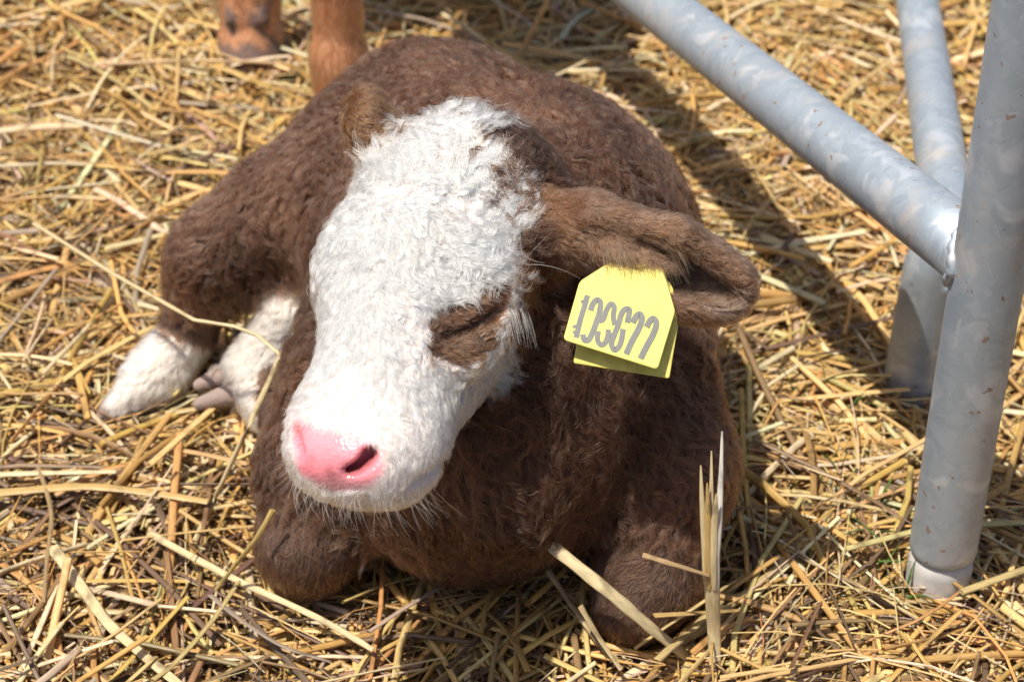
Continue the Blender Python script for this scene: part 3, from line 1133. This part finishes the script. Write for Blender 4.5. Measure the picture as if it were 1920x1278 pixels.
def smooth_path(pts, n=10):
    q = np.asarray(pts, float); m = len(q); out = []
    for i in range(m - 1):
        p0, p1, p2, p3 = q[max(i - 1, 0)], q[i], q[i + 1], q[min(i + 2, m - 1)]
        for t in np.linspace(0, 1, n, endpoint=False):
            out.append(0.5 * (2 * p1 + (p2 - p0) * t + (2 * p0 - 5 * p1 + 4 * p2 - p3) * t * t + (3 * p1 - p0 - 3 * p2 + p3) * t ** 3))
    out.append(q[-1])
    return np.array(out)


MAT_ZINC = mat_galvanised()
MAT_CONC = mat_plain("pale_concrete", (0.52, 0.50, 0.47), 0.85, 0.15, 90.0)
PR = 0.0243
base = on_ground(1751, 1130)
frame = bpy.data.objects.new("pipe_frame", None)
COL.objects.link(frame)
frame.location = base
tag(frame, "galvanised steel pipe frame with a sloping brace standing in the straw beside the calf", "pipe frame")
bpy.context.view_layer.update()
zz = np.concatenate([[0.052, 0.0535, 0.056], np.linspace(0.06, 1.5, 40)])
rr_ = np.concatenate([[PR - 0.002, PR - 0.0006, PR], np.full(40, PR)])
v, f = tube([base + np.array([0, 0, z]) for z in zz], rr_, 64)
under(mesh_object("post", v, f, MAT_ZINC), frame)
v, f = tube([base + np.array([0, 0, z]) for z in (-0.05, 0.0, 0.040, 0.0485, 0.051)], [PR - 0.001, PR - 0.001, PR - 0.001, PR - 0.0018, PR - 0.004], 48)
under(mesh_object("foot_collar", v, f, MAT_CONC), frame)
# joint of brace and post: point of the post's axis seen at y = 490
tt = np.linspace(0, 0.6, 1200)
J = min((base + np.array([0, 0, t]) for t in tt), key=lambda p: abs(project(p)[1] - 500))
E = W(1222, 0, 1.82)
bd = unit(E - J)
far_end = J + bd * ((J[2] - 0.03) / max(-bd[2], 0.05) if bd[2] < -0.05 else 1.4)
v, f = tube([J + bd * t for t in np.linspace(0.012, np.linalg.norm(far_end - J), 40)], PR * 0.985, 64)
under(mesh_object("sloping_brace", v, f, MAT_ZINC), frame)
# weld bead where the brace meets the post
ring = []
aa = np.linspace(0, 2 * np.pi, 61)
n1 = unit(np.cross(bd, [0, 0, 1])); n2 = np.cross(n1, bd)
for a in aa:
    o_ = J + PR * (math.cos(a) * n1 + math.sin(a) * n2)
    h_ = bd - np.array([0, 0, bd[2]])
    q0 = (o_ - base)[:2]; q1 = h_[:2]
    A_, B_, C_ = q1 @ q1, 2 * q0 @ q1, q0 @ q0 - (PR + 0.0004) ** 2
    ring.append(o_ + bd * (-B_ + math.sqrt(max(B_ * B_ - 4 * A_ * C_, 0))) / (2 * A_))
ring = np.array(ring)
v, f = tube(ring, 0.0036 + 0.0010 * np.sin(np.arange(61) * 2.1), 10, False)
under(mesh_object("weld_bead", v, f, MAT_ZINC), frame)
corner = [W(1749, 500, 1.592), W(1764, 472, 1.585), W(1776, 452, 1.59), W(1783, 430, 1.608)]
leg_a = np.linspace(W(1702, 757, 1.674), corner[0], 14)[:-1]
leg_b = np.linspace(corner[-1], W(1716, -25, 2.04), 20)[1:]
fp = np.concatenate([leg_a, smooth_path(corner, 8), leg_b])
v, f = tube(fp, np.linspace(0.0240, 0.0215, len(fp)), 56)
under(mesh_object("bent_leg", v, f, MAT_ZINC), frame)

# ---------------------------------------------------------------- cow standing behind
CF_keep = F
F = Field((-0.62, 1.70, -0.02), (0.22, 3.55, 1.45), 0.010)
for x, y, dx, fine in ((-0.170, 1.735, 0, 1), (-0.281, 1.925, -1, 1), (-0.14, 3.15, 0, 0), (-0.33, 3.0, 0, 0)):
    F.cone((x, y - 0.012, 0.012), 0.040, (x, y, 0.035), 0.034, 0.015, HOOF)
    q_ = 0.0 if dx < 0 else 0.007
    F.cone((x, y, 0.035), 0.032 - q_, (x, y + 0.02, 0.105), 0.029 - q_, 0.02, LEG)
    F.ell((x, y + 0.015, 0.105), (0.031 - q_, 0.031 - q_, 0.03), None, 0.02, LEG)
    F.cone((x, y + 0.02, 0.12), 0.0235, (x, y + 0.03, 0.42), 0.027, 0.02, LEG)
    F.cone((x, y + 0.03, 0.42), 0.045, (x * 0.9 - 0.02, y + 0.15, 0.72), 0.10, 0.05, LEG)
    for s_ in (-1, 1) if dx < 0 else ():
        F.ell((x + 0.016 * s_, y - 0.018, 0.082), (0.010, 0.010, 0.012), None, 0.006, HOOF)
F.cone((-0.22, 2.12, 0.92), 0.24, (-0.23, 3.05, 0.88), 0.30, 0.08, TORSO)
F.cone((-0.22, 3.05, 0.95), 0.22, (-0.23, 3.40, 1.15), 0.14, 0.06, TORSO)
F.cone((-0.21, 1.90, 1.05), 0.025, (-0.21, 1.86, 0.55), 0.018, 0.03, TORSO)
cv, cq = F.mesh()
cid = F.ident_at(cv)
F = CF_keep
cn = Waves(31, 0.06)(cv)
ct = np.array([0.46, 0.22, 0.11]) * (1 + 0.16 * cn[:, None])
ct[cid == HOOF] = np.array([0.16, 0.10, 0.08])
cow = mesh_object("cow", cv, cq, None)
tag(cow, "tan cow standing behind the calf, only its lower legs in view", "cow")
color_attr(cow.data, "tint", ct)
MAT_COW, nt_, bs_, _o = new_mat("short_tan_coat")
at_ = node(nt_, "ShaderNodeAttribute", attribute_name="tint")
tc_ = node(nt_, "ShaderNodeTexCoord")
mp_ = node(nt_, "ShaderNodeMapping"); mp_.inputs["Scale"].default_value = (300, 300, 40)
nz_ = node(nt_, "ShaderNodeTexNoise"); nz_.inputs["Scale"].default_value = 1.0
nt_.links.new(tc_.outputs["Object"], mp_.inputs[0]); nt_.links.new(mp_.outputs[0], nz_.inputs["Vector"])
bp_ = node(nt_, "ShaderNodeBump"); bp_.inputs["Strength"].default_value = 0.7; bp_.inputs["Distance"].default_value = 0.003
nt_.links.new(nz_.outputs["Fac"], bp_.inputs["Height"]); nt_.links.new(bp_.outputs[0], bs_.inputs["Normal"])
nt_.links.new(at_.outputs["Color"], bs_.inputs["Base Color"]); bs_.inputs["Roughness"].default_value = 0.75
cow.data.materials.append(MAT_COW)
lo_ = np.where((cv[:, 2] < 0.32) & (cv[:, 1] < 2.3) & (cid != HOOF) & (cv[:, 2] > 0.03))[0]
ctr_ = cv[cq].mean(1)
fn_ = unit(np.cross(cv[cq[:, 2]] - cv[cq[:, 0]], cv[cq[:, 3]] - cv[cq[:, 1]]))
cnorm = np.zeros_like(cv)
for j_ in range(4): np.add.at(cnorm, cq[:, j_], fn_)
cnorm = unit(cnorm)
pick = rw.choice(lo_, 16000)
hp_ = cv[pick] + rw.normal(0, 0.003, (16000, 3))
hp_ -= cnorm[pick] * (cnorm[pick] * (hp_ - cv[pick])).sum(1, keepdims=True)
hd_ = unit(np.array([0, 0, -1.0]) + 0.35 * cnorm[pick] + rw.normal(0, 0.14, (16000, 3)))
sa_ = np.linspace(0, 1, 4)
cp_ = hp_[:, None] + hd_[:, None] * (0.008 * rw.uniform(0.7, 1.3, 16000))[:, None, None] * sa_[None, :, None] - cnorm[pick][:, None] * 0.0014 * (sa_ ** 2)[None, :, None]
ctn_ = np.array([0.42, 0.20, 0.10]) * (1 + 0.22 * Waves(33, 0.04)(hp_)[:, None]) * rw.uniform(0.75, 1.25, (16000, 1))
curves_object("leg_hair", cp_, 0.00035 * np.linspace(1, 0.4, 4)[None] * np.ones((16000, 1)), ctn_, MAT_COAT, cow)

# ---------------------------------------------------------------- ground and straw
g = 40.0
ground = mesh_object("ground", [(-g, -g, -0.014), (g, -g, -0.014), (g, g, -0.014), (-g, g, -0.014)], [[0, 1, 2, 3]], mat_soil(), None, False)
tag(ground, kind="structure")
MAT_STRAW = mat_straw("dry_straw")
GOLD = np.array([[0.68, 0.42, 0.135], [0.76, 0.54, 0.23], [0.82, 0.68, 0.42], [0.54, 0.32, 0.11], [0.32, 0.195, 0.095], [0.20, 0.125, 0.075], [0.66, 0.50, 0.21], [0.56, 0.42, 0.30]])


def bump_z(x, y):
    return 0.008 * np.sin(x * 9.1 + 1.3 * np.sin(y * 6)) + 0.008 * np.sin(y * 11.3 + x * 4)


def straw_verts(path, w, flat, roll, seg):
    """path (n,k,3), w (n,k) half width -> verts (n,k,seg,3)"""
    tg = unit(np.gradient(path, axis=1))
    up = np.where(np.abs(tg[..., 2:3]) > 0.8, np.array([0, 1.0, 0]), np.array([0, 0, 1.0]))
    sd = np.cross(tg, up)
    sd = unit(sd + 1e-6)
    nn = np.cross(sd, tg)
    c, s_ = np.cos(roll)[:, None, None], np.sin(roll)[:, None, None]
    sd, nn = sd * c + nn * s_, nn * c - sd * s_
    a = np.linspace(0, 2 * np.pi, seg, endpoint=False)
    ww = w[..., None, None]
    return path[:, :, None] + ww * np.cos(a)[None, None, :, None] * sd[:, :, None] + ww * flat[:, None, None, None] * np.sin(a)[None, None, :, None] * nn[:, :, None]


class Straw:
    def __init__(self): self.v, self.f, self.c, self.u, self.n = [], [], [], [], 0

    def add(self, path, w, flat, roll, tints, seg=6):
        n, k = path.shape[:2]
        V = straw_verts(path, w, flat, roll, seg)
        idx = np.arange(n * k * seg).reshape(n, k, seg) + self.n
        nxt = np.roll(idx, -1, axis=2)
        q = np.stack([idx[:, :-1], nxt[:, :-1], nxt[:, 1:], idx[:, 1:]], -1).reshape(-1, 4)
        U = np.zeros((n, k, seg, 3), np.float32)
        U[..., 0] = np.minimum(np.arange(seg), seg - np.arange(seg))[None, None] / seg * 2 + RNG.random(n)[:, None, None] * 50
        ln = np.concatenate([np.zeros((n, 1)), np.cumsum(np.linalg.norm(np.diff(path, axis=1), axis=2), axis=1)], 1)
        U[..., 1] = ln[..., None] * 5 + RNG.random(n)[:, None, None] * 50
        C = np.repeat(np.repeat(tints[:, None, None], k, 1), seg, 2)
        self.v.append(V.reshape(-1, 3)); self.f.append(q); self.c.append(C.reshape(-1, 3)); self.u.append(U.reshape(-1, 3))
        self.n += n * k * seg

    def build(self, name, mat):
        o = mesh_object(name, np.concatenate(self.v), np.concatenate(self.f), mat)
        color_attr(o.data, "tint", np.concatenate(self.c))
        a = o.data.attributes.new("run", 'FLOAT_VECTOR', 'POINT')
        a.data.foreach_set("vector", np.concatenate(self.u).astype(np.float32).ravel())
        return o


ORI = Waves(51, 0.35)


def straw_colors(n, x, y):
    """golden to pale on the right, older brown mixed in on the left"""
    old = np.clip(0.26 - x * 0.6 - (y - 1.50) * 1.1, 0.03, 0.9)
    pa = np.array([0.28, 0.29, 0.22, 0.09, 0.03, 0.01, 0.06, 0.02]); pb = np.array([0.17, 0.14, 0.09, 0.20, 0.15, 0.13, 0.07, 0.05])
    p = pa[None] * (1 - old[:, None]) + pb[None] * old[:, None]
    ch = (RNG.random(n)[:, None] > np.cumsum(p, 1)).sum(1).clip(0, 7)
    return GOLD[ch] * RNG.uniform(0.86, 1.22, (n, 1)) * RNG.normal(1, 0.05, (n, 3))


def scatter_straw(st, n, xr, yr, lr, wr, zr, tilt, kink, k=5):
    n = int(n * STRAW)
    x = RNG.uniform(*xr, n); y = RNG.uniform(*yr, n)
    L = np.exp(RNG.uniform(math.log(lr[0]), math.log(lr[1]), n))
    th = ORI(np.stack([x, y, 0 * x], 1)) * 1.6 + RNG.normal(0, 0.85, n) + (x < 0) * 0.0
    el = RNG.normal(0, tilt, n)
    d = np.stack([np.cos(th) * np.cos(el), np.sin(th) * np.cos(el), np.sin(el)], 1)
    z = RNG.uniform(0, 1, n) ** 1.3 * (zr[1] - zr[0]) + zr[0] + bump_z(x, y)
    s_ = np.linspace(-0.5, 0.5, k)
    sd = unit(np.cross(d, np.array([0, 0, 1.0])))
    path = np.stack([x, y, z], 1)[:, None] + d[:, None] * (L[:, None] * s_[None])[..., None]
    bend = RNG.normal(0, 0.045, n) * L
    path += sd[:, None] * (bend[:, None] * (4 * s_ ** 2)[None])[..., None]
    kk = RNG.random(n) < kink
    ka = np.where(kk, RNG.normal(0, 0.5, n), 0) * L
    path += sd[:, None] * (ka[:, None] * np.maximum(s_ - 0.1, 0)[None])[..., None]
    path[..., 2] += -np.abs(RNG.normal(0, 0.05, n) * L)[:, None] * (4 * s_ ** 2)[None]
    path[..., 2] = np.maximum(path[..., 2], -0.012)
    keep = np.ones(n, bool)
    for j in range(k):
        keep &= CF_keep.sample(path[:, j]) > 0.003
        keep &= np.hypot(path[:, j, 0] - base[0], path[:, j, 1] - base[1]) > PR
    w = np.exp(RNG.uniform(math.log(wr[0]), math.log(wr[1]), n)) / 2
    ww = w[:, None] * (1 - 0.25 * RNG.random(n)[:, None] * (s_ + 0.5)[None])
    flat = RNG.uniform(0.12, 0.6, n)
    c = straw_colors(n, x, y)
    st.add(path[keep], ww[keep], flat[keep], RNG.normal(0, 0.6, n)[keep], c[keep])


st = Straw()
NX, NY = (-0.62, 0.62), (0.85, 1.80)
scatter_straw(st, 24000, NX, NY, (0.04, 0.20), (0.0018, 0.0050), (-0.010, 0.022), 0.09, 0.15)
scatter_straw(st, 6500, NX, NY, (0.08, 0.30), (0.0030, 0.0076), (0.008, 0.034), 0.11, 0.15)
scatter_straw(st, 13000, NX, NY, (0.03, 0.18), (0.0009, 0.0022), (-0.004, 0.034), 0.16, 0.35)
scatter_straw(st, 20000, NX, NY, (0.006, 0.03), (0.0014, 0.0055), (-0.010, 0.028), 0.3, 0.0, 3)
scatter_straw(st, 15000, (-0.95, 0.95), (1.80, 2.7), (0.06, 0.24), (0.0028, 0.0075), (-0.010, 0.036), 0.14, 0.15)
scatter_straw(st, 9000, (-0.95, 0.95), (1.80, 2.7), (0.01, 0.06), (0.0014, 0.006), (-0.010, 0.028), 0.3, 0.0, 3)
scatter_straw(st, 7000, (-1.6, 1.6), (0.4, 4.2), (0.08, 0.25), (0.003, 0.008), (-0.010, 0.02), 0.1, 0.1)
straw = st.build("straw_bedding", MAT_STRAW)
tag(straw, "loose golden straw spread thickly over the ground", "straw", kind="stuff")

# single stalks that lie on top, each a thing of its own
CAT = "straw stalk"
GRP = "long loose straw stalks"


def stalk(label, pts, w_px, color, flat=0.35, name="straw_stalk", tipw=0.7, smooth=True):
    """pts: (photo x, photo y, depth or None for on the straw)"""
    P = [on_ground(p[0], p[1], 0.030) if p[2] is None else W(*p) for p in pts]
    d0 = np.mean([project(p)[2] for p in P])
    path = smooth_path(P, 8) if smooth else np.array(P)
    if not smooth:                                      # keep the kinks sharp
        path = np.concatenate([np.linspace(P[i], P[i + 1], 8)[(1 if i else 0):] for i in range(len(P) - 1)])
    n = len(path)
    w = np.linspace(1, tipw, n) * px_r(w_px, d0) / 2 * (1 + 0.06 * np.sin(np.arange(n) * 1.3))
    one = Straw()
    one.add(path[None], w[None], np.array([flat]), np.array([RNG.normal(0, 0.4)]), np.array([color]), 10)
    o = one.build(name, MAT_STRAW)
    return tag(o, label, CAT, GRP)


PALE, GOLDEN, DUN = (0.74, 0.60, 0.34), (0.62, 0.42, 0.16), (0.40, 0.28, 0.14)
stalk("long bent straw stalk crossing in front of the calf's hind leg", [(65, 420, 1.68), (215, 515, 1.60), (365, 600, 1.535), (440, 612, 1.53), (482, 628, 1.525), (527, 666, 1.515), (470, 790, 1.52), (395, 950, 1.53), (365, 1015, None)], 13, PALE, 0.6, tipw=0.8, smooth=False)
stalk("long pale straw stalk slanting down below the calf's folded knee in front of its nose", [(278, 998, None), (420, 1075, None), (600, 1160, None), (700, 1218, None)], 15, PALE)
stalk("broad whitish flattened straw stalk slanting across dark straw in the bottom left corner", [(98, 1025, None), (160, 1110, None), (215, 1180, None), (345, 1290, None)], 25, PALE, 0.2)
stalk("broad curved golden stalk lying level near the left edge below another", [(-30, 926, None), (150, 912, None), (270, 922, None), (390, 940, None)], 22, GOLDEN, 0.25)
stalk("straight pale stalk lying level just above the broad curved golden one", [(-30, 890, None), (100, 886, None), (217, 884, None)], 14, PALE, 0.4)
stalk("thick pale straw lying across the front of the knee beside the standing split stalk", [(1033, 1022, 1.352), (1145, 1112, 1.345), (1220, 1176, 1.36), (1290, 1232, 1.39)], 24, PALE, 0.3, tipw=1.1)
stalk("thin dun stalk leaning beside the thick pale straw at the knee", [(1027, 1068, 1.41), (1090, 1160, 1.40), (1150, 1240, None)], 13, DUN, 0.5)
stalk("short dun stub of straw resting on the knee touching the standing stalk", [(1205, 1040, 1.332), (1265, 1058, 1.333), (1328, 1078, 1.345)], 13, (0.50, 0.34, 0.17), 0.4)
stalk("yellow stalk leaning on the left side of the knee below the nose", [(512, 955, 1.385), (480, 1010, 1.395), (440, 1060, 1.42), (405, 1105, None)], 11, (0.60, 0.44, 0.16), 0.6)
stalk("slender dun stalk lying nearly upright along the left edge", [(72, 875, None), (96, 960, None), (88, 1050, None), (82, 1130, None)], 10, DUN, 0.6)
stalk("thin pale stalk along the very bottom edge of the straw", [(590, 1282, None), (700, 1258, None), (835, 1232, None)], 11, PALE, 0.5)
stalk("long golden straw slanting down towards the foot of the steel post", [(1458, 768, None), (1560, 835, None), (1640, 895, None), (1690, 940, None)], 14, GOLDEN, 0.6)
stalk("long pale straw behind the tip of the calf's drooping ear", [(1305, 402, None), (1390, 428, None), (1500, 470, None), (1560, 490, None)], 17, PALE, 0.45)
stalk("pale straw standing up behind the calf's back", [(975, 105, 2.12), (1000, 55, 2.09), (1040, -25, 2.04)], 13, (0.66, 0.48, 0.26), 0.6)
stalk("short flat straw crossing the foot of the standing split stalk", [(1227, 1153, 1.352), (1300, 1149, 1.37), (1400, 1143, None), (1500, 1136, None)], 15, GOLDEN, 0.25)
stalk("golden straw rising to the right behind the standing split stalk", [(1190, 1215, None), (1330, 1120, 1.385), (1400, 1078, None), (1560, 1010, None)], 17, (0.66, 0.50, 0.22), 0.35)
stalk("broad grey brown blade of straw curving below the nose stalk at lower left", [(395, 1115, None), (450, 1160, None), (530, 1210, None), (620, 1240, None)], 16, (0.42, 0.33, 0.26), 0.2)
stalk("upright golden straw leaning right in the bottom left tangle", [(285, 1275, None), (330, 1240, None), (400, 1160, None), (450, 1085, None)], 17, (0.52, 0.40, 0.17), 0.4)
stalk("long brown stalk lying level across the middle of the left straw", [(230, 1012, None), (330, 1000, None), (480, 985, None)], 10, GOLDEN, 0.5)
stalk("short pale split stalk leaning between the thin dun stalk and the knee", [(1088, 1135, 1.372), (1120, 1190, 1.372), (1165, 1255, None)], 14, (0.60, 0.47, 0.25), 0.3)
# the standing stalk is split into strips at its top
root_p = [(1341, 1262, None), (1339, 1190, 1.375), (1336, 1120, 1.358), (1333, 1060, 1.345)]
P = [on_ground(p[0], p[1], 0.02) if p[2] is None else W(*p) for p in root_p]
one = Straw()
path = smooth_path(P, 8)
one.add(path[None], (np.linspace(22, 32, len(path)) / 2 * 1.36 / FPX)[None], np.array([0.42]), np.array([0.0]), np.array([PALE]), 12)
for ex, ey, w0, c, bx, dz in ((1314, 872, 10, PALE, 1323, 0.0), (1326, 905, 10, GOLDEN, 1328, -0.0012), (1334, 845, 9, PALE, 1332, 0.0012), (1354, 808, 11, (0.80, 0.75, 0.66), 1342, 0.0), (1343, 925, 11, PALE, 1337, -0.0015)):
    wide = 1318 + (ex - 1314) * 0.78
    path = smooth_path([W(bx + 2, 1105, 1.353 + dz), W(bx, 1050, 1.342 + dz), W(wide * 0.6 + bx * 0.4, 990, 1.333 + dz), W((wide + ex) / 2, (985 + ey) / 2, 1.324), W(ex, ey, 1.318)], 6)
    n_ = len(path)
    prof = 1.45 * w0 * np.interp(np.linspace(0, 1, n_), [0, 0.15, 0.55, 1], [0.5, 1.0, 0.95, 0.2])
    one.add(path[None], (prof / 2 * 1.34 / FPX)[None], np.array([0.4]), np.array([0.1]), np.array([c]), 8)
tag(one.build("straw_stalk", MAT_STRAW), "standing pale straw stalk split into strips at its top beside the knee", CAT, GRP)

# green blades that show between the straw
MAT_GRASS = mat_plain("green_grass_blade", (0.10, 0.20, 0.045), 0.5, 0.25, 60.0, 0.3)
gs = Straw()
rg_ = np.random.default_rng(3)
for px, py, k in ((1500, 735, 2), (1540, 720, 2), (1545, 872, 4), (1590, 760, 2), (1640, 1000, 3), (1665, 985, 3), (1660, 1060, 5), (1690, 1110, 5), (1620, 1060, 3), (1640, 940, 3), (1590, 900, 2)):
    for i in range(k):
        p0 = on_ground(px + rg_.uniform(-15, 15), py + rg_.uniform(-8, 14), 0.024)
        d = unit(np.array([rg_.normal(0, 0.6), rg_.normal(0, 0.5), rg_.uniform(0.3, 1.1)]))
        ln = rg_.uniform(0.022, 0.046)
        sarr = np.linspace(0, 1, 6)[:, None]
        path = p0 + d * ln * sarr + np.array([rg_.normal(0, 0.3), rg_.normal(0, 0.3), -0.25]) * ln * sarr ** 2
        gs.add(path[None], (0.0016 * np.linspace(1, 0.15, 6))[None], np.array([0.15]), np.array([rg_.uniform(0, 3)]), np.array([[0.1, 0.2, 0.05]]), 6)
tag(gs.build("grass", MAT_GRASS), "green grass blades growing through the straw by the post", kind="stuff")
